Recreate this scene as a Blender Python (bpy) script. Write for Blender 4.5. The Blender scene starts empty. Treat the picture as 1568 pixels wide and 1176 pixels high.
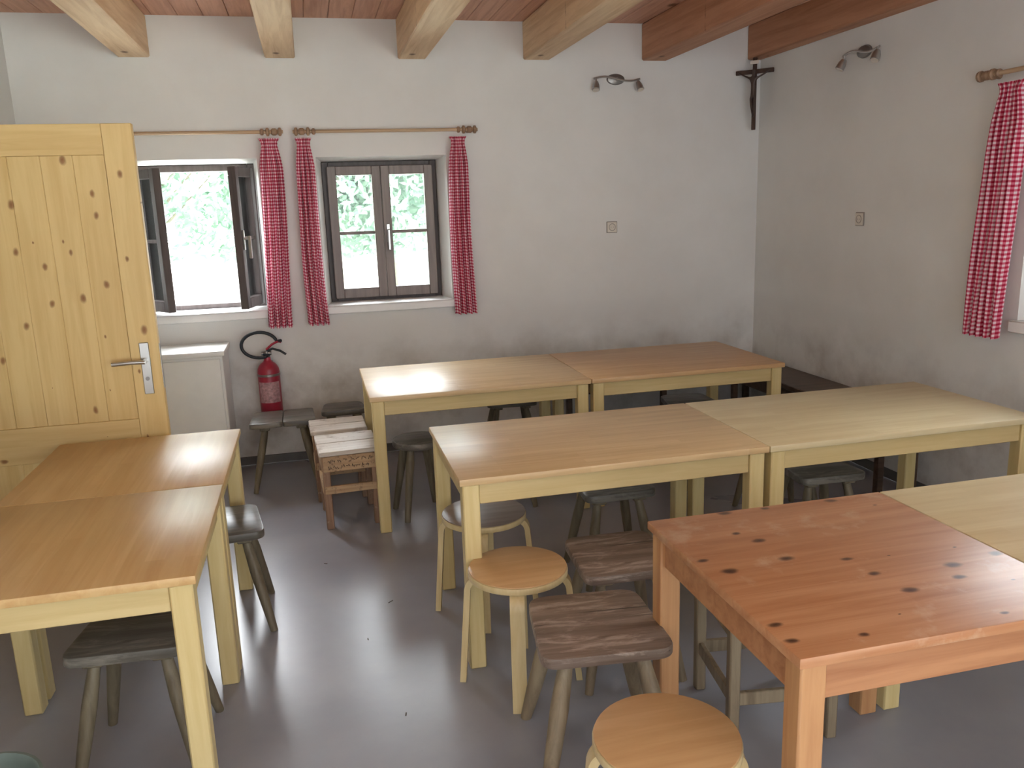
import bpy, bmesh, math, random
from mathutils import Vector, Matrix
random.seed(7)
pi=math.pi
def C(r,g,b):
    f=lambda v:(v/255/12.92) if v/255<=.04045 else ((v/255+.055)/1.055)**2.4
    return (f(r),f(g),f(b),1)
# ---------------------------------------------------------------- materials
def newmat(name,rough=.5,metal=0,spec=.5):
    m=bpy.data.materials.new(name); m.use_nodes=True
    nt=m.node_tree; b=nt.nodes['Principled BSDF']
    b.inputs['Roughness'].default_value=rough; b.inputs['Metallic'].default_value=metal
    b.inputs['Specular IOR Level'].default_value=spec
    return m,nt,b
def N(nt,t,**k):
    n=nt.nodes.new(t)
    for a,v in k.items():
        if a.startswith('i_'): n.inputs[a[2:].replace('_',' ')].default_value=v
        else: setattr(n,a,v)
    return n
def mix(nt,fac,a,b,mode='MIX'):
    n=nt.nodes.new('ShaderNodeMix'); n.data_type='RGBA'; n.blend_type=mode
    for s,v in ((n.inputs[0],fac),(n.inputs[6],a),(n.inputs[7],b)):
        if hasattr(v,'is_output'): nt.links.new(v,s)
        else: s.default_value=v
    return n.outputs[2]
def ramp(nt,src,stops):
    n=nt.nodes.new('ShaderNodeValToRGB'); e=n.color_ramp.elements
    e[0].position=stops[0][0]; e[0].color=stops[0][1]; e[1].position=stops[-1][0]; e[1].color=stops[-1][1]
    for p,c in stops[1:-1]:
        x=e.new(p); x.color=c
    nt.links.new(src,n.inputs[0]); return n.outputs[0]
def g(v): return (v,v,v,1)
def coords(nt,scale=(1,1,1),rot=(0,0,0),loc=(0,0,0),kind='Object'):
    t=nt.nodes.new('ShaderNodeTexCoord'); m=nt.nodes.new('ShaderNodeMapping')
    m.inputs['Scale'].default_value=scale; m.inputs['Rotation'].default_value=rot; m.inputs['Location'].default_value=loc
    nt.links.new(t.outputs[kind],m.inputs[0]); return m.outputs[0]
def noise(nt,vec,scale,detail=4,rough=.5,dist=0):
    n=N(nt,'ShaderNodeTexNoise',i_Scale=scale,i_Detail=detail,i_Roughness=rough,i_Distortion=dist)
    nt.links.new(vec,n.inputs['Vector']); return n.outputs[0]
def bump(nt,b,h,s=.2,d=.01):
    n=N(nt,'ShaderNodeBump',i_Strength=s,i_Distance=d); nt.links.new(h,n.inputs['Height']); nt.links.new(n.outputs[0],b.inputs['Normal'])
def plain(name,col,rough=.5,metal=0,var=.12,spec=.5,sc=12):
    m,nt,b=newmat(name,rough,metal,spec)
    n=noise(nt,coords(nt),sc,3)
    dark=tuple(c*(1-var*2) for c in col[:3])+(1,)
    nt.links.new(ramp(nt,n,[(.3,dark),(.7,col)]),b.inputs['Base Color'])
    return m
def wood(name,light,dark,axis='x',rough=.4,knots=None,staves=None,grain=1.0,knotcol=None,spec=.4,stain=None,plane='xy',worn=None):
    m,nt,b=newmat(name,rough,0,spec)
    big=28; sm=1.6
    sc={'x':(sm,big,big),'y':(big,sm,big),'z':(big,big,sm)}[axis]
    v=coords(nt,sc)
    n=noise(nt,v,1.0,5,.6,.6)
    col=ramp(nt,n,[(.3,dark),(.62,light)])
    if staves:
        rot={'x':(0,0,0),'y':(0,0,pi/2),'z':(0,pi/2,0)}[axis]
        vv=coords(nt,(1,1,1),rot)
        br=N(nt,'ShaderNodeTexBrick'); br.offset=.37; br.squash=1
        br.inputs['Color1'].default_value=g(.25); br.inputs['Color2'].default_value=g(1); br.inputs['Mortar'].default_value=g(.45)
        br.inputs['Scale'].default_value=1; br.inputs['Mortar Size'].default_value=.0005; br.inputs['Bias'].default_value=0
        br.inputs['Brick Width'].default_value=staves[0]; br.inputs['Row Height'].default_value=staves[1]
        nt.links.new(vv,br.inputs['Vector'])
        tint=ramp(nt,br.outputs[0],[(0,(staves[2],staves[2]*.96,staves[2]*.9,1)),(1,g(1))])
        col=mix(nt,1.0,col,tint,'MULTIPLY')
    if stain:
        sn=noise(nt,coords(nt),stain[0],6,.65)
        col=mix(nt,ramp(nt,sn,[(stain[2],g(0)),(stain[2]+.15,g(.8))]),col,stain[1])
    if knots:
        ks,kr,dens=knots
        s2={'x':(.6,1,1),'y':(1,.6,1),'z':(1,1,.6)}[axis]
        rot={'xy':(0,0,0),'xz':(-pi/2,0,0),'yz':(0,pi/2,0)}[plane]
        kv=coords(nt,s2,rot,(3.3,1.7,.4))
        vo=N(nt,'ShaderNodeTexVoronoi'); vo.voronoi_dimensions='2D'; vo.inputs['Scale'].default_value=ks; vo.inputs['Randomness'].default_value=1
        wn=N(nt,'ShaderNodeTexNoise',i_Scale=30,i_Detail=2); nt.links.new(kv,wn.inputs['Vector'])
        ws=N(nt,'ShaderNodeVectorMath',operation='SCALE'); ws.inputs['Scale'].default_value=.012; nt.links.new(wn.outputs['Color'],ws.inputs[0])
        wa=N(nt,'ShaderNodeVectorMath',operation='ADD'); nt.links.new(kv,wa.inputs[0]); nt.links.new(ws.outputs[0],wa.inputs[1])
        nt.links.new(wa.outputs[0],vo.inputs['Vector'])
        sep=N(nt,'ShaderNodeSeparateColor'); nt.links.new(vo.outputs['Color'],sep.inputs[0])
        mr=N(nt,'ShaderNodeMapRange'); mr.inputs[1].default_value=1-dens; mr.inputs[2].default_value=1; mr.inputs[3].default_value=0.0; mr.inputs[4].default_value=kr
        nt.links.new(sep.outputs[0],mr.inputs[0])
        dv=N(nt,'ShaderNodeMath',operation='DIVIDE'); nt.links.new(vo.outputs['Distance'],dv.inputs[0])
        ad=N(nt,'ShaderNodeMath',operation='ADD'); ad.inputs[1].default_value=.0005; nt.links.new(mr.outputs[0],ad.inputs[0]); nt.links.new(ad.outputs[0],dv.inputs[1])
        k=ramp(nt,dv.outputs[0],[(0,g(1)),(.5,g(.8)),(.8,g(.3)),(1.0,g(0))])
        col=mix(nt,k,col,knotcol or C(95,55,25))
    if worn:   # pale scuffs and dark cracks following the grain
        s3={'x':(5,22,22),'y':(22,5,22),'z':(22,22,5)}[axis]
        wn2=noise(nt,coords(nt,s3,(0,0,0),(2,5,1)),1.0,7,.7,.4)
        col=mix(nt,ramp(nt,wn2,[(.52,g(0)),(.64,g(.75))]),col,worn)
        s4={'x':(1.2,60,60),'y':(60,1.2,60),'z':(60,60,1.2)}[axis]
        cn=noise(nt,coords(nt,s4,(0,0,0),(7,3,1)),1.0,3,.5,.3)
        col=mix(nt,ramp(nt,cn,[(.66,g(0)),(.72,g(.8))]),col,C(48,38,32))
    nt.links.new(col,b.inputs['Base Color'])
    bump(nt,b,n,.08*grain,.004)
    return m
M={}
def plaster(name,col,dirt):
    m,nt,b=newmat(name,.9,0,.2)
    v=coords(nt)
    n1=noise(nt,v,1.3,5,.6); n2=noise(nt,v,60,4)
    c=ramp(nt,n1,[(.25,dirt),(.6,col)])
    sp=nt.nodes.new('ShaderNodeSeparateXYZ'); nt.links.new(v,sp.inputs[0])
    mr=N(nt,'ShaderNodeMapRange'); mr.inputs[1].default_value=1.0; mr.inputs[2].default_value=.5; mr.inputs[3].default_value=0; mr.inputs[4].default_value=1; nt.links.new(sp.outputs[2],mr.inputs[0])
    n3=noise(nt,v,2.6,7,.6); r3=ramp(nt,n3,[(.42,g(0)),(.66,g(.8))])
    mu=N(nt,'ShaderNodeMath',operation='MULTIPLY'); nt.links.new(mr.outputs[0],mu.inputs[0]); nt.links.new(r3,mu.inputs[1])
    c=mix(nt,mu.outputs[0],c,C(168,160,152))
    n4=noise(nt,v,9,5,.7)
    c=mix(nt,ramp(nt,n4,[(.70,g(0)),(.78,g(.3))]),c,C(186,174,160))
    nt.links.new(c,b.inputs['Base Color']); bump(nt,b,n2,.12,.004); return m
M['plaster']=plaster('white_plaster',C(229,228,226),C(219,217,214))
m,nt,b=newmat('grey_floor',.27,0,.5)
v=coords(nt); n1=noise(nt,v,.9,6,.6,.5); n2=noise(nt,v,45,4); n3=noise(nt,v,2.2,5,.6)
c=ramp(nt,n1,[(.3,C(136,137,146)),(.7,C(152,153,162))])
c=mix(nt,ramp(nt,n3,[(.42,g(0)),(.75,g(.4))]),c,C(168,166,168))
c=mix(nt,ramp(nt,n2,[(.66,g(0)),(.78,g(.15))]),c,C(112,108,108))
nt.links.new(c,b.inputs['Base Color'])
nt.links.new(ramp(nt,n1,[(.3,g(.27)),(.7,g(.33))]),b.inputs['Roughness']); bump(nt,b,n3,.02,.006)
M['floor']=m
M['board']=wood('ceiling_boards',C(214,166,140),C(186,136,110),'y',.55,(3,.1,.5))
M['beam']=wood('beam_wood',C(226,198,162),C(202,168,130),'y',.6,(3.0,.1,.5))
M['beamd']=wood('beam_wood_reddish',C(192,142,110),C(166,116,84),'y',.6,(3.0,.1,.5))
M['door']=wood('pine_door_wood',C(216,186,128),C(202,168,108),'z',.45,(9,.15,.65),knotcol=C(132,86,46),plane='xz')
M['doorr']=wood('pine_rail_wood',C(216,186,128),C(202,168,108),'x',.45,(7,.12,.4),knotcol=C(132,86,46),plane='xz')
M['beechx']=wood('beech_laminate_x',C(218,190,146),C(204,172,126),'x',.36,None,(.32,.042,.88))
M['beechy']=wood('beech_laminate_y',C(210,176,124),C(198,158,106),'y',.37,(4,.06,.35),(.4,.055,.88))
M['beecho']=wood('beech_laminate_orange',C(212,176,130),C(198,156,110),'x',.36,None,(.32,.042,.9))
M['pale']=wood('pale_beech_and_reflection',C(220,206,168),C(210,193,152),'x',.37,None,(.35,.045,.92))  # pale beech; on the middle right table the paleness is painted reflected light
M['knotty']=wood('knotty_orange_pine',C(190,140,102),C(170,116,78),'x',.42,(9,.17,.8),(2.2,.11,.86),knotcol=C(66,40,28),stain=(6,C(200,168,140),.56))
M['orleg']=wood('orange_pine_z',C(190,144,100),C(168,118,78),'z',.42,(5,.1,.4),plane='xz')
M['orrail']=wood('orange_pine_x',C(176,126,88),C(152,100,66),'x',.42,(5,.08,.3),plane='xz')
M['leg']=wood('pale_pine_z',C(214,194,142),C(200,176,120),'z',.45,(6,.08,.3),plane='xz')
M['rail']=wood('pale_pine_x',C(206,184,134),C(192,168,116),'x',.45,plane='xz')
M['birch']=wood('birch_top',C(206,168,122),C(192,152,106),'x',.35)
M['birchl']=wood('birch_legs',C(208,188,144),C(194,170,122),'z',.4)
M['grytop']=wood('grey_brown_top',C(138,120,108),C(118,100,90),'x',.4)
M['dkseat']=wood('dark_stool_seat',C(106,102,94),C(78,72,64),'x',.36,None,None,1.5,worn=C(132,126,116))
M['dkleg']=wood('dark_stool_leg',C(122,112,92),C(94,84,66),'z',.5)
M['brseat']=wood('worn_brown_seat',C(136,120,108),C(102,84,72),'x',.5,None,None,3,worn=C(178,162,150))
M['brleg']=wood('worn_brown_leg',C(146,130,106),C(112,96,76),'z',.5)
M['bench']=wood('dark_bench_wood',C(92,74,62),C(66,52,42),'x',.4)
M['whtop']=wood('worn_white_paint',C(218,210,200),C(194,182,170),'x',.45,stain=(9,C(134,108,84),.54))
M['graf']=wood('scribbled_wood',C(190,160,124),C(166,132,98),'x',.5,stain=(42,C(66,42,34),.56))
M['graflg']=wood('worn_wood_leg',C(160,128,104),C(126,94,72),'z',.5,stain=(25,C(200,184,164),.6))
M['frame']=wood('dark_window_frame',C(92,82,80),C(72,62,60),'z',.45)
M['framel']=wood('sash_grey_brown',C(134,122,116),C(114,100,96),'z',.4)
M['white']=plain('white_lacquer',C(238,238,236),.35,var=.02)
M['sill']=plain('white_sill',C(244,244,244),.4,var=.02)
M['metal']=plain('brushed_metal',C(190,190,188),.28,.9,.04)
M['dkmetal']=plain('dark_metal',C(140,136,134),.35,.8,.05)
M['rod']=wood('curtain_rod_wood',C(196,170,140),C(170,140,110),'x',.5)
M['rodd']=wood('curtain_finial_wood',C(160,130,104),C(130,100,78),'x',.5)
M['red']=plain('extinguisher_red',C(162,40,62),.35,0,.06)
M['label']=plain('extinguisher_label',C(205,160,165),.5,0,.25,sc=60)
M['black']=plain('black_rubber',C(34,42,50),.45,0,.1)
M['cross']=wood('dark_cross_wood',C(84,62,52),C(56,40,34),'z',.5)
M['bronze']=plain('dark_bronze',C(84,70,64),.4,.4,.1)
M['socket']=plain('socket_plastic',C(220,212,200),.4,0,.02)
M['sockd']=plain('socket_grey',C(160,152,144),.5,0,.02)  # grey of the socket back plate, ring and pin holes
M['base']=plain('baseboard_grey',C(110,108,106),.6)
M['bin']=plain('bin_plastic',C(120,134,128),.45)
M['debris']=plain('dry_leaf',C(70,60,45),.7)
m=bpy.data.materials.new('window_glass'); m.use_nodes=True; nt=m.node_tree; nt.nodes.clear()
o=nt.nodes.new('ShaderNodeOutputMaterial'); t=nt.nodes.new('ShaderNodeBsdfTransparent'); gl=nt.nodes.new('ShaderNodeBsdfGlossy'); gl.inputs['Roughness'].default_value=.02
fr=N(nt,'ShaderNodeFresnel',i_IOR=1.45); mx=nt.nodes.new('ShaderNodeMixShader'); t.inputs[0].default_value=(.96,.98,.98,1)
nt.links.new(fr.outputs[0],mx.inputs[0]); nt.links.new(t.outputs[0],mx.inputs[1]); nt.links.new(gl.outputs[0],mx.inputs[2]); nt.links.new(mx.outputs[0],o.inputs[0])
M['glass']=m
m,nt,b=newmat('red_gingham_cloth',.85,0,.2)
tc=nt.nodes.new('ShaderNodeTexCoord'); sp=nt.nodes.new('ShaderNodeSeparateXYZ'); nt.links.new(tc.outputs['UV'],sp.inputs[0])
outs=[]
for i in (0,1):
    d=N(nt,'ShaderNodeMath',operation='DIVIDE'); d.inputs[1].default_value=.021; nt.links.new(sp.outputs[i],d.inputs[0])
    f=N(nt,'ShaderNodeMath',operation='FRACT'); nt.links.new(d.outputs[0],f.inputs[0])
    l=N(nt,'ShaderNodeMath',operation='LESS_THAN'); l.inputs[1].default_value=.5; nt.links.new(f.outputs[0],l.inputs[0]); outs.append(l.outputs[0])
a=N(nt,'ShaderNodeMath',operation='ADD'); nt.links.new(outs[0],a.inputs[0]); nt.links.new(outs[1],a.inputs[1])
h=N(nt,'ShaderNodeMath',operation='MULTIPLY'); h.inputs[1].default_value=.5; nt.links.new(a.outputs[0],h.inputs[0])
gc=ramp(nt,h.outputs[0],[(0,C(242,222,228)),(.5,C(212,114,136)),(1,C(178,36,66))])
nt.links.new(gc,b.inputs['Base Color'])
tl=nt.nodes.new('ShaderNodeBsdfTranslucent'); nt.links.new(gc,tl.inputs[0]); ms=nt.nodes.new('ShaderNodeMixShader'); ms.inputs[0].default_value=.25
nt.links.new(b.outputs[0],ms.inputs[1]); nt.links.new(tl.outputs[0],ms.inputs[2]); nt.links.new(ms.outputs[0],nt.nodes['Material Output'].inputs[0])
M['gingham']=m
m,nt,b=newmat('hazed_tree_leaves',.6,0,.3)
oi=noise(nt,coords(nt),2.0,3)
nt.links.new(ramp(nt,oi,[(.3,C(120,150,134)),(.7,C(180,204,182))]),b.inputs['Base Color']); M['leaf']=m  # greens paled, bright outdoor haze put into the leaf colour
M['bark']=plain('tree_bark',C(150,142,128),.9)
M['ground']=plain('pale_gravel_ground',C(225,228,215),.9,0,.05,sc=2)
# ---------------------------------------------------------------- mesh builder
class MB:
    def __init__(s): s.bm=bmesh.new(); s.mats=[]
    def mi(s,k):
        if k not in s.mats: s.mats.append(k)
        return s.mats.index(k)
    def box(s,x0,x1,y0,y1,z0,z1,mat,bev=.003,rot=None,mtx=None,seg=1):
        tmp=bmesh.new()
        bmesh.ops.create_cube(tmp,size=1)
        cx,cy,cz=(x0+x1)/2,(y0+y1)/2,(z0+z1)/2
        for v in tmp.verts: v.co=Vector((v.co.x*(x1-x0),v.co.y*(y1-y0),v.co.z*(z1-z0)))
        if bev>0: bmesh.ops.bevel(tmp,geom=tmp.edges[:],offset=min(bev,.45*min(x1-x0,y1-y0,z1-z0)),segments=seg,affect='EDGES',profile=.5)
        T=Matrix.Translation((cx,cy,cz))
        if rot: T=T@rot.to_4x4()
        if mtx: T=mtx@T
        s.merge(tmp,mat,T)
    def merge(s,tmp,mat,T=None):
        i=s.mi(mat); mp={}
        for v in tmp.verts: mp[v]=s.bm.verts.new(T@v.co if T else v.co)
        for f in tmp.faces:
            try: nf=s.bm.faces.new([mp[v] for v in f.verts]); nf.material_index=i; nf.smooth=True
            except ValueError: pass
        tmp.free()
    def loft(s,rings,mat,cap=True,close=False):
        i=s.mi(mat); R=[[s.bm.verts.new(p) for p in r] for r in rings]; n=len(R[0])
        fs=[]
        rr=list(zip(R,R[1:]))+([(R[-1],R[0])] if close else [])
        for a,b in rr:
            for k in range(n): fs.append(s.bm.faces.new((a[k],a[(k+1)%n],b[(k+1)%n],b[k])))
        if cap and not close: fs.append(s.bm.faces.new(R[0][::-1])); fs.append(s.bm.faces.new(R[-1]))
        for f in fs: f.material_index=i; f.smooth=True
    def cyl(s,p0,p1,r0,r1,mat,seg=16,mids=None):
        p0=Vector(p0);p1=Vector(p1); d=(p1-p0).normalized(); u=d.orthogonal().normalized(); w=d.cross(u)
        st=[(0,r0)]+(mids or [])+[(1,r1)]
        s.loft([[p0.lerp(p1,t)+(u*math.cos(2*pi*k/seg)+w*math.sin(2*pi*k/seg))*r for k in range(seg)] for t,r in st],mat)
    def lathe(s,prof,mat,mtx=None,seg=32):
        T=mtx or Matrix()
        s.loft([[T@Vector((r*math.cos(2*pi*k/seg),r*math.sin(2*pi*k/seg),z)) for k in range(seg)] for r,z in prof],mat)
    def tube(s,pts,r,mat,seg=10,close=False):
        pts=[Vector(p) for p in pts]; n=len(pts); rings=[]; prev=None
        for i,p in enumerate(pts):
            a=pts[(i-1)%n] if (i>0 or close) else p; b=pts[(i+1)%n] if (i<n-1 or close) else p
            d=(b-a).normalized()
            u=(prev-d*prev.dot(d)).normalized() if prev is not None else d.orthogonal().normalized()
            prev=u; w=d.cross(u)
            rad=r[i] if isinstance(r,(list,tuple)) else r
            rings.append([p+(u*math.cos(2*pi*k/seg)+w*math.sin(2*pi*k/seg))*rad for k in range(seg)])
        s.loft(rings,mat,close=close)
    def strip(s,pts,wv,th,mat):
        pts=[Vector(p) for p in pts]; wv=Vector(wv); rings=[]
        for i,p in enumerate(pts):
            d=(pts[min(i+1,len(pts)-1)]-pts[max(i-1,0)]).normalized(); n=d.cross(wv).normalized()*th/2
            rings.append([p+wv/2+n,p-wv/2+n,p-wv/2-n,p+wv/2-n])
        s.loft(rings,mat)
    def prism(s,poly,z0,z1,mat,bev=.006):
        n=len(poly); cx=sum(p[0] for p in poly)/n; cy=sum(p[1] for p in poly)/n
        def ring(k,z): return [Vector((cx+(p[0]-cx)*k,cy+(p[1]-cy)*k,z)) for p in poly]
        R=max(math.hypot(p[0]-cx,p[1]-cy) for p in poly); q=1-bev/R; q2=1-bev*.3/R
        s.loft([ring(q,z0),ring(q2,z0+bev*.3),ring(1,z0+bev),ring(1,z1-bev),ring(q2,z1-bev*.3),ring(q,z1)],mat)
    def done(s,name,loc=(0,0,0),rz=0,parent=None):
        bmesh.ops.recalc_face_normals(s.bm,faces=s.bm.faces[:])
        for e in s.bm.edges:
            if len(e.link_faces)==2 and e.calc_face_angle(0)>math.radians(38): e.smooth=False
        me=bpy.data.meshes.new(name); s.bm.to_mesh(me); s.bm.free()
        for k in s.mats: me.materials.append(M[k])
        ob=bpy.data.objects.new(name,me); bpy.context.collection.objects.link(ob)
        ob.location=loc; ob.rotation_euler=(0,0,rz)
        if parent: ob.parent=parent
        return ob
def rpoly(pts,r,seg=5):
    out=[]; n=len(pts)
    for i in range(n):
        p=Vector(pts[i]);a=(Vector(pts[i-1])-p).normalized();b=(Vector(pts[(i+1)%n])-p).normalized()
        A=p+a*r;B=p+b*r
        for k in range(seg+1):
            t=k/seg; out.append(tuple((A*(1-t)+p*t)*(1-t)+(p*(1-t)+B*t)*t))
    return out
# ---------------------------------------------------------------- room
D=5.745; RW=3.3; LW=-1.66; ZC=2.9; YR=-1.6; WT=.36; FD=.25
def wall(name,length,height,holes,T,mat='plaster'):
    mb=MB(); bm=mb.bm; mb.mi(mat)
    def face(y,rects):
        xs=sorted({0,length}|{r[0] for r in rects}|{r[1] for r in rects}); zs=sorted({0,height}|{r[2] for r in rects}|{r[3] for r in rects})
        for a,b in zip(xs,xs[1:]):
            for c_,d in zip(zs,zs[1:]):
                if any(a>=r[0]-1e-6 and b<=r[1]+1e-6 and c_>=r[2]-1e-6 and d<=r[3]+1e-6 for r in rects): continue
                bm.faces.new([bm.verts.new(p) for p in ((a,y,c_),(b,y,c_),(b,y,d),(a,y,d))])
    A=[h[:4] for h in holes]; B=[(h[0]+h[4],h[1]-h[4],h[2],h[3]-h[4]*.5) for h in holes]
    face(0,A); face(WT,B)
    for a,b in zip(A,B):
        for y0,y1,p,q in ((0,FD-.03,a,b),(FD-.03,WT,b,b)):
            P=[(p[0],y0,p[2]),(p[1],y0,p[2]),(p[1],y0,p[3]),(p[0],y0,p[3])]; Q=[(q[0],y1,q[2]),(q[1],y1,q[2]),(q[1],y1,q[3]),(q[0],y1,q[3])]
            for k in range(4):
                bm.faces.new([bm.verts.new(v) for v in (P[k],P[(k+1)%4],Q[(k+1)%4],Q[k])])
    for q in (((0,0,0),(0,WT,0),(0,WT,height),(0,0,height)),((length,0,0),(length,WT,0),(length,WT,height),(length,0,height)),((0,0,height),(length,0,height),(length,WT,height),(0,WT,height))):
        bm.faces.new([bm.verts.new(v) for v in q])
    bmesh.ops.remove_doubles(bm,verts=bm.verts[:],dist=1e-5)
    ob=mb.done(name); ob.matrix_world=T; return ob
TB=Matrix.Translation((LW,D,0))
W1=(-1.15-LW,-.285-LW,1.055,2.045,.035); W2=(.085-LW,.95-LW,1.055,2.045,.035)
wall('wall_back',RW-LW,ZC,[W1,W2],TB)
TR=Matrix.Translation((RW,D+WT,0))@Matrix.Rotation(-pi/2,4,'Z')
W3=(D+WT-3.28,D+WT-2.37,1.055,2.045,.035); W4=(D+WT-1.2,D+WT-.1,1.055,2.045,.035)
wall('wall_right',D+WT-YR,ZC,[W3,W4],TR)
TL=Matrix.Translation((LW,YR,0))@Matrix.Rotation(pi/2,4,'Z')
wall('wall_left',D+WT-YR,ZC,[(2.95-YR,3.86-YR,0,2.1,0)],TL)
# unseen corridor box added behind the left doorway to block sky light
mb=MB()
X0=LW-WT-1.5; X1=LW-WT-.001
mb.box(X0-.1,X0,2.0,4.8,0,2.6,'plaster',0); mb.box(X0,X1,4.7,4.8,0,2.6,'plaster',0); mb.box(X0,X1,2.0,2.1,0,2.6,'plaster',0); mb.box(X0,X1,2.1,4.7,2.5,2.6,'plaster',0)
mb.box(X0,X1,2.1,4.7,-.12,-.001,'floor',0)
mb.done('light_block_corridor')
mb=MB(); mb.box(LW-WT,RW+WT,YR,D+WT,-.12,0,'floor',0); mb.done('floor')
mb=MB()
x=LW-WT
while x<RW+WT:
    mb.box(x+.001,min(x+.149,RW+WT),YR,D+WT,ZC,ZC+.03,'board',.003); x+=.15
mb.box(LW-WT,RW+WT,YR,D+WT,ZC+.03,ZC+.2,'board',0)
mb.done('ceiling')
for i,xc in enumerate((-.95,-.085,.755,1.605,2.465)):
    mb=MB(); mb.box(-.093,.093,YR,D-.002,2.655,ZC-.001,'beam' if i<4 else 'beamd',.008); mb.done('ceiling_beam',(xc,0,0))
mb=MB(); mb.box(3.19,RW-.002,YR,D-.002,2.665,ZC-.001,'beamd',.008); mb.done('ceiling_beam')
mb=MB(); mb.box(LW,RW-.002,D-.014,D-.001,.001,.06,'base',.003); mb.done('baseboard_back')
mb=MB(); mb.box(RW-.014,RW-.001,YR,D-.016,.001,.06,'base',.003); mb.done('baseboard_right')
# ---------------------------------------------------------------- windows
def sash(w,h,mat='framel'):
    t=.06
    out=[(a,b,-.025,.025,c_,d,mat) for a,b,c_,d in ((0,t,0,h),(w-t,w,0,h),(t,w-t,0,t+.008),(t,w-t,h-t,h))]
    out.append((t,w-t,-.012,.012,h*.5-.011,h*.5+.011,mat))
    out.append((t-.003,w-t+.003,-.003,.003,t,h-t+.003,'glass'))
    return out
def window(name,h,T,angL=0,angR=0,mat='framel'):
    x0,x1,z0,z1=h[0]+h[4],h[1]-h[4],h[2],h[3]-h[4]*.5
    mb=MB(); f=.045; y0=FD; y1=FD+.07
    x0+=.001;x1-=.001;z1-=.001
    for a,b,c_,d in ((x0,x0+f,z0,z1),(x1-f,x1,z0,z1),(x0+f,x1-f,z0+.001,z0+f),(x0+f,x1-f,z1-f,z1)):
        mb.box(a,b,y0,y1,c_,d,'frame',.004)
    zb=z0+f-.012; hh=(z1-f+.012)-zb; w=(x1-x0-2*f)/2+.012
    for side,ang in ((0,angL),(1,angR)):
        hx=x0+f-.012 if side==0 else x1-f+.012
        S=Matrix.Translation((hx,y0-.024,zb))
        if side: S=S@Matrix.Rotation(ang,4,'Z')@Matrix.Rotation(pi,4,'Z')
        else: S=S@Matrix.Rotation(-ang,4,'Z')
        ww=w-.001
        for bx in sash(ww,hh,mat): mb.box(*bx[:6],bx[6],0 if bx[6]=='glass' else .004,mtx=S)
        if side==1:
            mb.box(ww-.042,ww-.018,.025,.034,hh*.42,hh*.56,'metal',.003,mtx=S)
            mb.cyl(S@Vector((ww-.03,.03,hh*.5)),S@Vector((ww-.03,.07,hh*.5)),.009,.009,'metal',10)
            mb.box(ww-.04,ww-.02,.055,.075,hh*.36,hh*.52,'metal',.005,mtx=S)
    mb.box(h[0],h[1],-.035,FD-.0005,z0,z0+.012,'sill',.004)
    mb.box(h[0]-.02,h[1]+.02,-.035,-.001,z0-.045,z0+.011,'sill',.005)
    o=mb.done(name); o.matrix_world=T; return o
window('window_1',W1,TB,math.radians(58),math.radians(76),'frame')
window('window_2',W2,TB)
window('window_3',W3,TR); window('window_4',W4,TR)
# ---------------------------------------------------------------- curtain rods and curtains
def rod(name,x0,x1,T,ends=(1,1),z=2.2):
    mb=MB()
    mb.cyl((x0,0,z),(x1,0,z),.011,.011,'rod',12)
    for e,x,s in ((ends[0],x0,-1),(ends[1],x1,1)):
        if not e: continue
        for cx,r,hw in ((x-s*.02,.026,.012),(x-s*.055,.022,.02),(x-s*.095,.026,.012),(x-s*.13,.02,.012)):
            R=Matrix.Translation((cx,0,z))@Matrix.Rotation(pi/2,4,'Y')
            mb.lathe([(r*.6,-hw),(r,-hw*.5),(r,hw*.5),(r*.6,hw)],'rodd',R,14)
        mb.cyl((x-s*.055,0,z),(x-s*.055,.078,z),.012,.016,'rodd',12)
    o=mb.done(name); o.matrix_world=T; return o
T1_=Matrix.Translation((0,D-.08,0))
rod('curtain_rod',-1.32,-.105,T1_); rod('curtain_rod',-.045,1.16,T1_)
TRr=Matrix.Translation((RW-.08,0,0))@Matrix.Rotation(-pi/2,4,'Z')
rod('curtain_rod',-3.57,-2.05,TRr,z=2.225)
def curtain(name,xt0,xt1,xb0,xb1,z1,z0,T,folds=4,ph=0,cloth=.42):
    nx,nz=72,50; vs=[];uv=[];fs=[]
    for j in range(nz+1):
        t=j/nz; z=z1+(z0-z1)*t
        pin=.62+.38*min(1,max(0,(t-.03)/.12))**.7 if t>.03 else .62+.3*(.03-t)/.03
        a=xt0+(xb0-xt0)*t; b=xt1+(xb1-xt1)*t; cx=(a+b)/2; hw=(b-a)/2*pin
        A=.012+.016*min(1,t*4)
        for i in range(nx+1):
            s=i/nx
            wob=.006*math.sin(5*t+ph)
            y=A*math.sin(2*pi*folds*s+ph+.6*math.sin(3*t+ph))+.004*math.sin(2*pi*folds*2.3*s+4*t)
            xx=cx+hw*(2*s-1)+wob+.006*math.cos(2*pi*folds*s+ph)
            vs.append((xx,y-.012,z+.006*math.sin(2*pi*folds*s)*t)); uv.append((s*cloth,z))
    for j in range(nz):
        for i in range(nx):
            p=j*(nx+1)+i; fs.append((p,p+1,p+nx+2,p+nx+1))
    me=bpy.data.meshes.new(name); me.from_pydata(vs,[],fs); ul=me.uv_layers.new(name='UVMap')
    for l in me.loops: ul.data[l.index].uv=uv[l.vertex_index]
    for p in me.polygons: p.use_smooth=True
    me.materials.append(M['gingham'])
    o=bpy.data.objects.new(name,me); bpy.context.collection.objects.link(o); o.matrix_world=T; return o
TC=Matrix.Translation((0,D-.085,0))
curtain('gingham_curtain',-.275,-.13,-.305,-.15,2.16,.955,TC,4,0)
curtain('gingham_curtain',-.05,.065,-.05,.09,2.16,.955,TC,4,1.3)
curtain('gingham_curtain',.955,1.075,.95,1.09,2.155,.965,TC,3.5,2.2)
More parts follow.
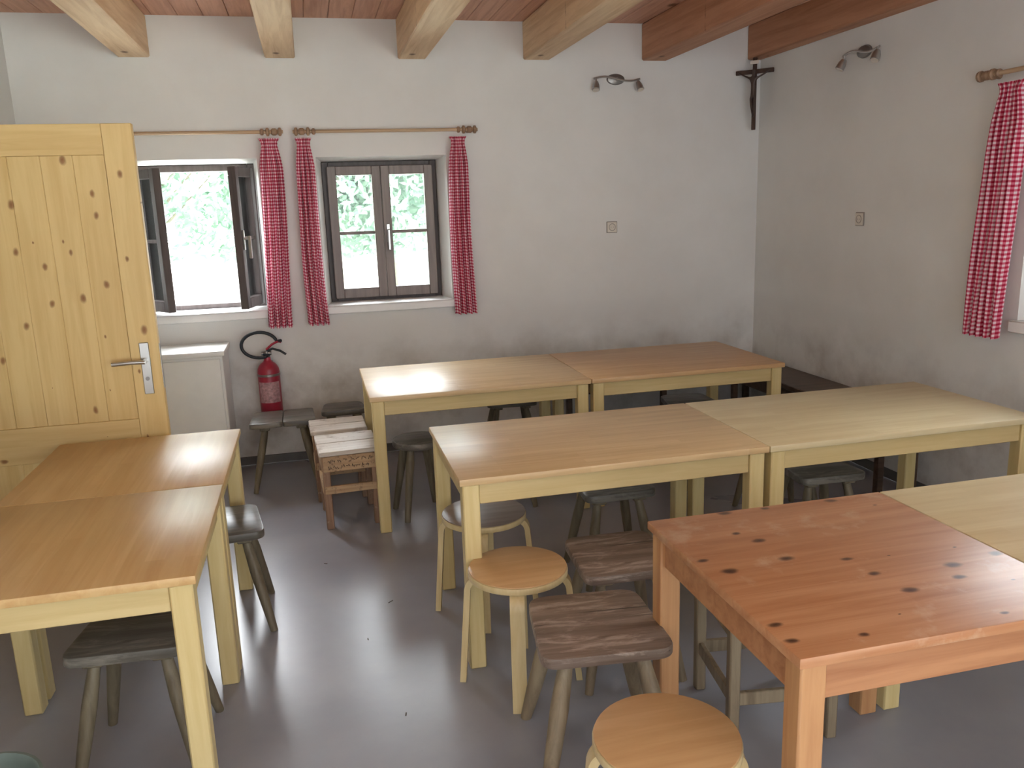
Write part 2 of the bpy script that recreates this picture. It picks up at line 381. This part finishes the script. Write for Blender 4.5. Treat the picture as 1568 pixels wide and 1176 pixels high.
TCr=Matrix.Translation((RW-.085,0,0))@Matrix.Rotation(-pi/2,4,'Z')
curtain('gingham_curtain',-3.44,-3.25,-3.51,-3.29,2.175,.985,TCr,5,.5,.56)
# ---------------------------------------------------------------- door
def door():
    e=bpy.data.objects.new('door_1',None); bpy.context.collection.objects.link(e); e.location=(-1.535,3.87,0)
    W=.855;H=2.08
    mb=MB(); y0,y1=-.02,.02
    mb.box(0,.12,y0,y1,.012,H,'door',.003); mb.box(W-.12,W,y0,y1,.012,H,'door',.003)
    mb.box(.12,W-.12,y0+.0005,y1-.0005,H-.125,H-.001,'doorr',.001); mb.box(.12,W-.12,y0+.0005,y1-.0005,.66,.82,'doorr',.001); mb.box(.12,W-.12,y0+.0005,y1-.0005,.013,.22,'doorr',.001)
    n=5; w=(W-.24)/n
    for a,b in ((.82,H-.125),(.22,.66)):
        for i in range(n): mb.box(.12+i*w,.12+(i+1)*w,-.013,.013,a,b,'door',.002)
    mb.done('leaf',parent=e)
    mb=MB(); hx=W-.06
    mb.box(hx-.02,hx+.02,-.026,-.02,.93,1.16,'metal',.003)
    mb.cyl((hx,-.02,1.08),(hx,-.07,1.08),.01,.01,'metal',12)
    mb.tube([(hx+.005,-.068,1.08),(hx-.05,-.07,1.082),(hx-.13,-.066,1.078)],.009,'metal',10)
    mb.cyl((hx,-.02,1.0),(hx,-.03,1.0),.009,.009,'dkmetal',12)
    mb.box(W-.001,W+.002,-.012,.012,.95,1.15,'metal',.0005)
    mb.done('handle',parent=e)
    mb=MB()
    for z in (.3,1.75): mb.cyl((-.008,-.02,z),(-.008,-.02,z+.09),.008,.008,'metal',10)
    mb.done('hinges',parent=e)
door()
mb=MB()
mb.box(LW-.02,LW+.03,2.86,2.95,0.001,2.18,'door',.004); mb.box(LW-.02,LW+.03,3.862,3.94,0.001,2.18,'door',.004); mb.box(LW-.02,LW+.03,2.95,3.862,2.1,2.18,'doorr',.004)
mb.done('trim_1')
# ---------------------------------------------------------------- tables
def table(x0,x1,y0,y1,top,leg='leg',rail='rail',h=.75,name='wooden_table',over=.012,lw=.062,ap=.08):
    cx,cy=(x0+x1)/2,(y0+y1)/2; a,b=(x1-x0)/2,(y1-y0)/2
    mb=MB(); mb.box(-a,a,-b,b,h-.026,h,top,.004,seg=2)
    o=over
    for sx in(-1,1):
        for sy in(-1,1):
            xs=sorted((sx*(a-o),sx*(a-o-lw))); ys=sorted((sy*(b-o),sy*(b-o-lw)))
            mb.box(xs[0],xs[1],ys[0],ys[1],0,h-.026,leg,.005)
    i=.012
    for sy in(-1,1):
        ys=sorted((sy*(b-o-i),sy*(b-o-i-.022))); mb.box(-a+o+lw,a-o-lw,ys[0],ys[1],h-.026-ap,h-.026,rail,.003)
    for sx in(-1,1):
        xs=sorted((sx*(a-o-i),sx*(a-o-i-.022))); mb.box(xs[0],xs[1],-b+o+lw,b-o-lw,h-.026-ap,h-.026,rail,.003)
    return mb.done(name,(cx,cy,0))
table(-1.115,-.37,2.995,3.79,'beechy'); table(-1.115,-.37,2.205,2.991,'beechy')
table(.234,1.437,4.19,5.04,'beechx'); table(1.441,2.62,4.19,5.04,'beecho')
table(.4455,1.664,2.746,3.51,'beechx'); table(1.668,2.93,2.746,3.51,'pale')
table(.92,1.72,1.375,2.185,'knotty','orleg','orrail',ap=.095,lw=.064)
table(1.724,2.93,1.375,2.185,'pale')
# ---------------------------------------------------------------- stools
def round_stool(x,y,r=.178,rz=-15,top='birch',name='round_stool'):
    mb=MB(); n=48
    ring=[(r*math.cos(2*pi*k/n),r*math.sin(2*pi*k/n)) for k in range(n)]
    mb.prism(ring,.412,.436,'birchl',.004)
    mb.prism([(a*.985,b*.985) for a,b in ring],.436,.441,top,.003)
    for k in range(4):
        a=math.radians(rz+90*k); d=Vector((math.cos(a),math.sin(a),0)); w=Vector((-d.y,d.x,0))*.05
        pts=[d*.05+Vector((0,0,.401))]
        for t in range(8):
            q=t/7*pi/2; pts.append(d*(r-.03+.034*math.sin(q))+Vector((0,0,.401-.05*(1-math.cos(q)))))
        for t in range(1,6): pts.append(d*(r+.004+.03*t/5)+Vector((0,0,.351*(1-t/5))))
        mb.strip(pts,w,.022,'birchl')
    return mb.done(name,(x,y,0))
round_stool(.62,3.22,top='grytop'); round_stool(.625,2.655); round_stool(.735,1.625)
def board_stool(x,y,w=.38,d=.36,h=.44,rz=0,seat='dkseat',leg='dkleg',taper=.03,name='farmhouse_stool',split=False,r=.05,lr=.021):
    mb=MB(); a,b=w/2,d/2
    if split:
        for s in (-1,1):
            p=[(-a if s<0 else .002,-b),(-.002 if s<0 else a,-b),(-.002 if s<0 else a-taper/2,b),(-a+taper/2 if s<0 else .002,b)]
            mb.prism(rpoly(p,.02,3),h-.034,h,seat,.006)
    else:
        mb.prism(rpoly([(-a,-b),(a,-b),(a-taper,b),(-a+taper,b)],r),h-.036,h,seat,.008)
    for s in(-1,1): mb.box(s*a*.55-.03,s*a*.55+.03,-b*.8,b*.8,h-.058,h-.036,leg,.004)
    for sx in(-1,1):
        for sy in(-1,1):
            t=Vector((sx*a*.56,sy*b*.58,h-.05)); f=Vector((sx*(a*.98),sy*(b*1.02),0))
            mb.cyl(f,t,lr*.72,lr*.8,leg,10,[(.3,lr*.95),(.65,lr*1.1),(.85,lr*.95)])
    return mb.done(name,(x,y,0),math.radians(rz))
board_stool(-.465,3.46,.37,.36,rz=4)
board_stool(-.625,2.60,.36,.34,rz=-4)
board_stool(-.25,5.27,.40,.33,split=True)
board_stool(.13,5.40,.30,.24)
board_stool(1.01,2.66,.36,.36,seat='brseat',leg='brleg',rz=-2,taper=.015)
board_stool(.755,2.2,.40,.39,seat='brseat',leg='brleg',rz=-6,r=.06,taper=.02,lr=.026)
for x,y,k in ((.98,4.5,0),(1.22,5.25,0),(1.9,4.45,1),(2.28,4.75,0),(1.25,3.4,0),(2.25,3.3,0),(2.35,3.8,0)):
    board_stool(x,y,.34,.32,rz=random.uniform(-8,8),seat='dkseat' if k==0 else 'brseat',leg='dkleg' if k==0 else 'brleg')
mb=MB(); n=40; ring=[(.142*math.cos(2*pi*k/n),.142*math.sin(2*pi*k/n)) for k in range(n)]
mb.prism(ring,.40,.44,'dkseat',.01)
for k in range(4):
    a=math.radians(45+90*k+10); d=Vector((math.cos(a),math.sin(a),0))
    mb.cyl(d*.17,d*.085+Vector((0,0,.405)),.016,.018,'dkleg',12,[(.4,.02),(.8,.024)])
mb.done('small_round_stool',(.50,4.46,0))
def school_stool(x,y,w,d,rz=0):
    mb=MB(); a,b=w/2,d/2
    mb.box(-a,a,-b,-.002,.415,.44,'whtop',.005); mb.box(-a,a,.002,b,.415,.44,'whtop',.005)
    for sx in(-1,1):
        for sy in(-1,1):
            X=sorted((sx*(a-.015),sx*(a-.055))); Y=sorted((sy*(b-.015),sy*(b-.055)))
            mb.box(X[0],X[1],Y[0],Y[1],0,.415,'graflg',.004)
    for z0,z1 in((.325,.412),(.20,.245)):
        for sy in(-1,1):
            Y=sorted((sy*(b-.012),sy*(b-.03))); mb.box(-a+.02,a-.02,Y[0],Y[1],z0,z1,'graf',.003)
        for sx in(-1,1):
            X=sorted((sx*(a-.012),sx*(a-.03))); mb.box(X[0],X[1],-b+.03,b-.03,z0,z1,'graf',.003)
    # scribbled names on the front apron
    rnd=random.Random(3)
    for row in (.385,.35):
        xx=-a+.045
        while xx<a-.06:
            L=rnd.uniform(.012,.03); pts=[(xx+L*i/6,-b+.0115,row+rnd.uniform(-.011,.011)) for i in range(7)]
            mb.tube(pts,.0016,'cross',5); xx+=L+rnd.uniform(.004,.012)
    mb.done('school_stool',(x,y,0),math.radians(rz))
school_stool(.075,4.945,.33,.30,2); school_stool(.11,4.53,.33,.38,3)
def chair(x,y,rz=0):
    mb=MB(); a=.19
    mb.prism(rpoly([(-a,-a),(a,-a),(a-.02,a),(-a+.02,a)],.03),.42,.445,'dkseat',.006)
    for sx in(-1,1):
        for sy in(-1,1):
            mb.box(sx*(a-.03)-.018,sx*(a-.03)+.018,sy*(a-.03)-.018,sy*(a-.03)+.018,0,.42 if sy>0 else .62,'brleg',.005)
    for z in(.14,.36):
        for s in(-1,1):
            mb.box(-a+.04,a-.04,s*(a-.03)-.009,s*(a-.03)+.009,z,z+.045,'brleg',.003)
            mb.box(s*(a-.03)-.009,s*(a-.03)+.009,-a+.04,a-.04,z,z+.045,'brleg',.003)
    mb.box(-a+.03,a-.03,-a+.02,-a+.04,.56,.62,'brleg',.004)
    mb.done('wooden_chair',(x,y,0),math.radians(rz))
chair(1.35,2.23,-8)
mb=MB()
mb.box(2.95,RW-.015,3.75,D-.016,.455,.49,'bench',.005); mb.box(1.65,2.948,5.40,D-.016,.455,.49,'bench',.005)
for x0,x1,y0,y1 in((2.98,3.02,3.8,3.84),(2.98,3.02,4.7,4.74),(3.2,3.24,3.8,3.84),(1.68,1.72,5.43,5.47),(2.4,2.44,5.43,5.47),(2.97,3.01,5.43,5.47),(1.68,1.72,5.67,5.71),(3.2,3.24,5.67,5.71)):
    mb.box(x0,x1,y0,y1,0,.455,'bench',.003)
mb.box(2.99,3.01,3.84,5.43,.36,.45,'bench',.003); mb.box(1.72,2.97,5.44,5.46,.36,.45,'bench',.003)
mb.done('corner_bench')
# ---------------------------------------------------------------- white cabinet
mb=MB()
mb.box(-1.4,-.585,5.36,5.725,.03,.835,'white',.004); mb.box(-1.42,-.57,5.34,5.73,.835,.87,'white',.006,seg=2)
mb.box(-1.385,-.995,5.348,5.36,.08,.82,'white',.004); mb.box(-.985,-.60,5.348,5.36,.08,.82,'white',.004)
mb.box(-1.38,-.6,5.40,5.70,0,.03,'base',.001)
mb.cyl((-.95,5.348,.55),(-.95,5.325,.55),.011,.014,'metal',12); mb.cyl((-1.03,5.348,.55),(-1.03,5.325,.55),.011,.014,'metal',12)
mb.done('white_cabinet')
# ---------------------------------------------------------------- fire extinguisher
mb=MB(); r=.072
prof=[(.04,.36),(.066,.362),(r,.375),(r,.66)]+[(r*math.cos(q),.66+.075*math.sin(q)) for q in (.3,.6,.9,1.15)]+[(.022,.742),(.022,.76),(.012,.762)]
mb.lathe(prof,'red')
rr=r+.0008; n=14
vs=[[Vector((rr*math.cos(a),rr*math.sin(a),z)) for a in [math.radians(-150+i*120/n) for i in range(n+1)]] for z in(.46,.60)]
V=[[mb.bm.verts.new(p) for p in row] for row in vs]; k=mb.mi('label')
for i in range(n):
    f=mb.bm.faces.new((V[0][i],V[0][i+1],V[1][i+1],V[1][i])); f.material_index=k; f.smooth=True
mb.cyl((0,0,.745),(0,0,.80),.016,.016,'dkmetal',14)
mb.cyl((-.035,0,.785),(.03,0,.785),.013,.013,'dkmetal',12)
mb.tube([(.0,0,.80),(.04,-.01,.815),(.09,-.03,.80),(.125,-.035,.775)],.008,'black',8)
mb.tube([(.0,0,.81),(.04,-.01,.845),(.08,-.03,.865),(.10,-.035,.86)],.008,'red',8)
hp=[]
for k in range(26):
    a=math.radians(-60-k*11.5)
    hp.append((-.04+.11*math.cos(a)*1.05,-.02-.01*math.sin(a*.5),.845+.085*math.sin(a)))
hp=[(-.03,0,.785)]+hp+[(.10,-.04,.87)]
mb.tube(hp,.011,'black',10)
mb.box(-.03,.03,r-.004,.092,.6,.72,'dkmetal',.003)
mb.lathe([(r+.001,.635),(r+.003,.637),(r+.003,.65),(r+.001,.652)],'dkmetal')
mb.done('fire_extinguisher',(-.335,5.65,0))
# ---------------------------------------------------------------- wall spot lights
def spots(T):
    mb=MB()
    mb.lathe([(.045,0),(.05,.006),(.045,.018),(.02,.024)],'dkmetal',Matrix.Rotation(pi/2,4,'X')@Matrix.Diagonal((1.35,.75,1,1)),24)
    pts=[(-.17+.34*i/20,-.035,.014*math.sin(2*pi*i/20)) for i in range(21)]
    mb.tube(pts,.007,'metal',8); mb.cyl((0,-.01,0),(0,-.037,0),.012,.01,'metal',12)
    for s in(-1,1):
        mb.cyl((s*.155,-.035,0),(s*.155,-.04,-.03),.007,.007,'metal',8)
        mb.cyl((s*.155,-.035,-.022),(s*.165,-.06,-.075),.016,.027,'metal',16,[(.4,.024)])
        mb.cyl((s*.165,-.0595,-.0755),(s*.1655,-.061,-.079),.022,.022,'socket',16)
    o=mb.done('wall_spotlight'); o.matrix_world=T
spots(Matrix.Translation((2.175,D-.001,2.53)))
spots(Matrix.Translation((RW-.001,4.545,2.515))@Matrix.Rotation(-pi/2,4,'Z'))
# ---------------------------------------------------------------- sockets
def sock(T):
    mb=MB(); mb.box(-.041,.041,-.008,-.001,-.041,.041,'sockd',.003); mb.box(-.036,.036,-.013,-.008,-.036,.036,'socket',.004)
    R=[(.024*math.cos(a),-.0135,.024*math.sin(a)) for a in [i*pi/12 for i in range(24)]]
    mb.tube(R,.0022,'sockd',6,close=True)
    for s in(-1,1): mb.cyl((s*.009,-.013,0),(s*.009,-.0145,0),.0028,.0028,'sockd',8)
    o=mb.done('power_socket'); o.matrix_world=T
sock(Matrix.Translation((2.14,D,1.515))); sock(Matrix.Translation((RW,4.51,1.54))@Matrix.Rotation(-pi/2,4,'Z'))
# ---------------------------------------------------------------- crucifix
e=bpy.data.objects.new('crucifix',None); bpy.context.collection.objects.link(e); e.location=(RW-.105,D-.105,2.17); e.rotation_euler=(0,0,-pi/4)
mb=MB(); mb.box(-.014,.014,-.009,.009,0,.495,'cross',.003); mb.box(-.135,.135,-.009,.009,.385,.415,'cross',.003)
mb.box(-.03,.03,-.014,-.009,.45,.475,'socket',.002)
mb.done('cross',parent=e)
V=[(0,-.03,.255),(0,-.034,.30),(0,-.03,.345),(0,-.036,.372),(.005,-.042,.395),(.003,-.042,.415),(-.035,-.028,.358),(-.075,-.022,.378),(-.115,-.017,.4),(.035,-.028,.358),(.075,-.022,.378),(.115,-.017,.4),(-.014,-.034,.215),(-.008,-.048,.165),(-.004,-.022,.10),(-.002,-.036,.085),(.014,-.034,.215),(.012,-.048,.165),(.005,-.024,.10),(.004,-.038,.085)]
E=[(0,1),(1,2),(2,3),(3,4),(4,5),(2,6),(6,7),(7,8),(2,9),(9,10),(10,11),(0,12),(12,13),(13,14),(14,15),(0,16),(16,17),(17,18),(18,19)]
Rr=[.02,.017,.022,.009,.015,.011,.009,.007,.006,.009,.007,.006,.013,.009,.006,.006,.013,.009,.006,.006]
me=bpy.data.meshes.new('corpus'); me.from_pydata(V,E,[]); ob=bpy.data.objects.new('corpus',me); bpy.context.collection.objects.link(ob); ob.parent=e
md=ob.modifiers.new('s','SKIN')
for i,v in enumerate(me.skin_vertices[0].data): v.radius=(Rr[i],Rr[i]*.8); v.use_root=(i==0)
ob.modifiers.new('u','SUBSURF').levels=1; ob.modifiers['u'].render_levels=2; me.materials.append(M['bronze'])
# ---------------------------------------------------------------- waste bin, debris
mb=MB()
mb.lathe([(.0,.004),(.10,.004),(.105,.0),(.115,.02),(.148,.29),(.156,.295),(.156,.305),(.148,.305),(.142,.285),(.108,.02),(.0,.018)],'bin',seg=32)
mb.done('waste_bin',(-.93,2.08,0))
mb=MB()
for x,y in ((.1,3.1),(.19,2.55),(.05,2.25),(-.05,3.9),(.22,3.4)):
    a=random.uniform(0,pi); L=random.uniform(.008,.018)
    mb.box(x-L,x+L,y-.002,y+.002,.0005,.003,'debris',.001,rot=Matrix.Rotation(a,3,'Z'))
mb.done('floor_debris')
# ---------------------------------------------------------------- outside
mb=MB(); mb.box(-40,40,D+WT+.01,60,-.6,-.45,'ground',0); mb.box(RW+WT+.01,40,-30,D+WT,-.6,-.45,'ground',0); mb.done('ground_outside')
def tree(x,y,h,rad,n=4200):
    bm=bmesh.new(); cl=[]
    for i in range(16):
        cl.append((Vector((random.gauss(0,rad*.5),random.gauss(0,rad*.4),h*random.uniform(.3,1))),random.uniform(.35,.6)*rad))
    for i in range(n):
        c_,r=random.choice(cl); d=Vector((random.gauss(0,1),random.gauss(0,1),random.gauss(0,1))).normalized()
        p=c_+d*r*random.uniform(.6,1.05); 
        if p.z<1.3: p.z=1.3+random.random()*.9
        u=Vector((random.gauss(0,1),random.gauss(0,1),random.gauss(0,1))).normalized(); w=u.orthogonal().normalized(); L=random.uniform(.06,.14)
        bm.faces.new([bm.verts.new(p+q) for q in (u*L,w*L*.5,-u*L,-w*L*.5)])
    me=bpy.data.meshes.new('f'); bm.to_mesh(me); bm.free(); me.materials.append(M['leaf'])
    e=bpy.data.objects.new('deciduous_tree',None); bpy.context.collection.objects.link(e); e.location=(x,y,-.45)
    o=bpy.data.objects.new('foliage',me); bpy.context.collection.objects.link(o); o.parent=e
    mb=MB(); mb.cyl((0,0,0),(0,0,h*.8),.08,.04,'bark',10); 
    for k in range(5): 
        a=random.uniform(0,6.28); mb.cyl((0,0,h*.3+k*.3),(math.cos(a)*rad*.6,math.sin(a)*rad*.6,h*.5+k*.4),.03,.012,'bark',8)
    mb.done('trunk',parent=e)
for x,y in ((-4.6,17),(-2.6,15.5),(-.9,17.5),(.5,15.6),(1.6,16.4),(2.7,15.8),(4.2,17.5),(-6.5,19),(-3.5,21),(0,22),(3,22)): tree(x,y,random.uniform(4.5,6),1.9)
for x,y in ((11,5),(12,2.5),(11,0)): tree(x,y,5,1.8,1500)
# ---------------------------------------------------------------- light: overcast sky, brighter over the garden side (+y)
w=bpy.data.worlds.new('overcast_sky'); bpy.context.scene.world=w; w.use_nodes=True
nt=w.node_tree; bg=nt.nodes['Background']
tc=nt.nodes.new('ShaderNodeTexCoord'); sp=nt.nodes.new('ShaderNodeSeparateXYZ'); nt.links.new(tc.outputs['Generated'],sp.inputs[0])
mr=N(nt,'ShaderNodeMapRange'); mr.interpolation_type='SMOOTHSTEP'; mr.inputs[1].default_value=-.35; mr.inputs[2].default_value=.35; mr.inputs[3].default_value=3.0; mr.inputs[4].default_value=34
nt.links.new(sp.outputs[1],mr.inputs[0]); nt.links.new(mr.outputs[0],bg.inputs[1])
bg.inputs[0].default_value=(.93,.965,1,1)
# ---------------------------------------------------------------- camera
f,yw,pt,rl,h=1262.4771,.2321,.2130,-.0340,1.6918
F=Vector((math.sin(yw)*math.cos(pt),math.cos(yw)*math.cos(pt),-math.sin(pt))); R=Vector((math.cos(yw),-math.sin(yw),0)); U=R.cross(F)
R2=R*math.cos(rl)+U*math.sin(rl); U2=-R*math.sin(rl)+U*math.cos(rl)
cd=bpy.data.cameras.new('camera'); co=bpy.data.objects.new('camera',cd); bpy.context.collection.objects.link(co)
mt=Matrix((R2,U2,-F)).transposed().to_4x4(); mt.translation=(0,0,h); co.matrix_world=mt
cd.sensor_width=36; cd.lens=f/1568*36; cd.clip_start=.05
sc=bpy.context.scene; sc.camera=co
sc.view_settings.view_transform='Standard'; sc.view_settings.look='None'; sc.view_settings.exposure=0
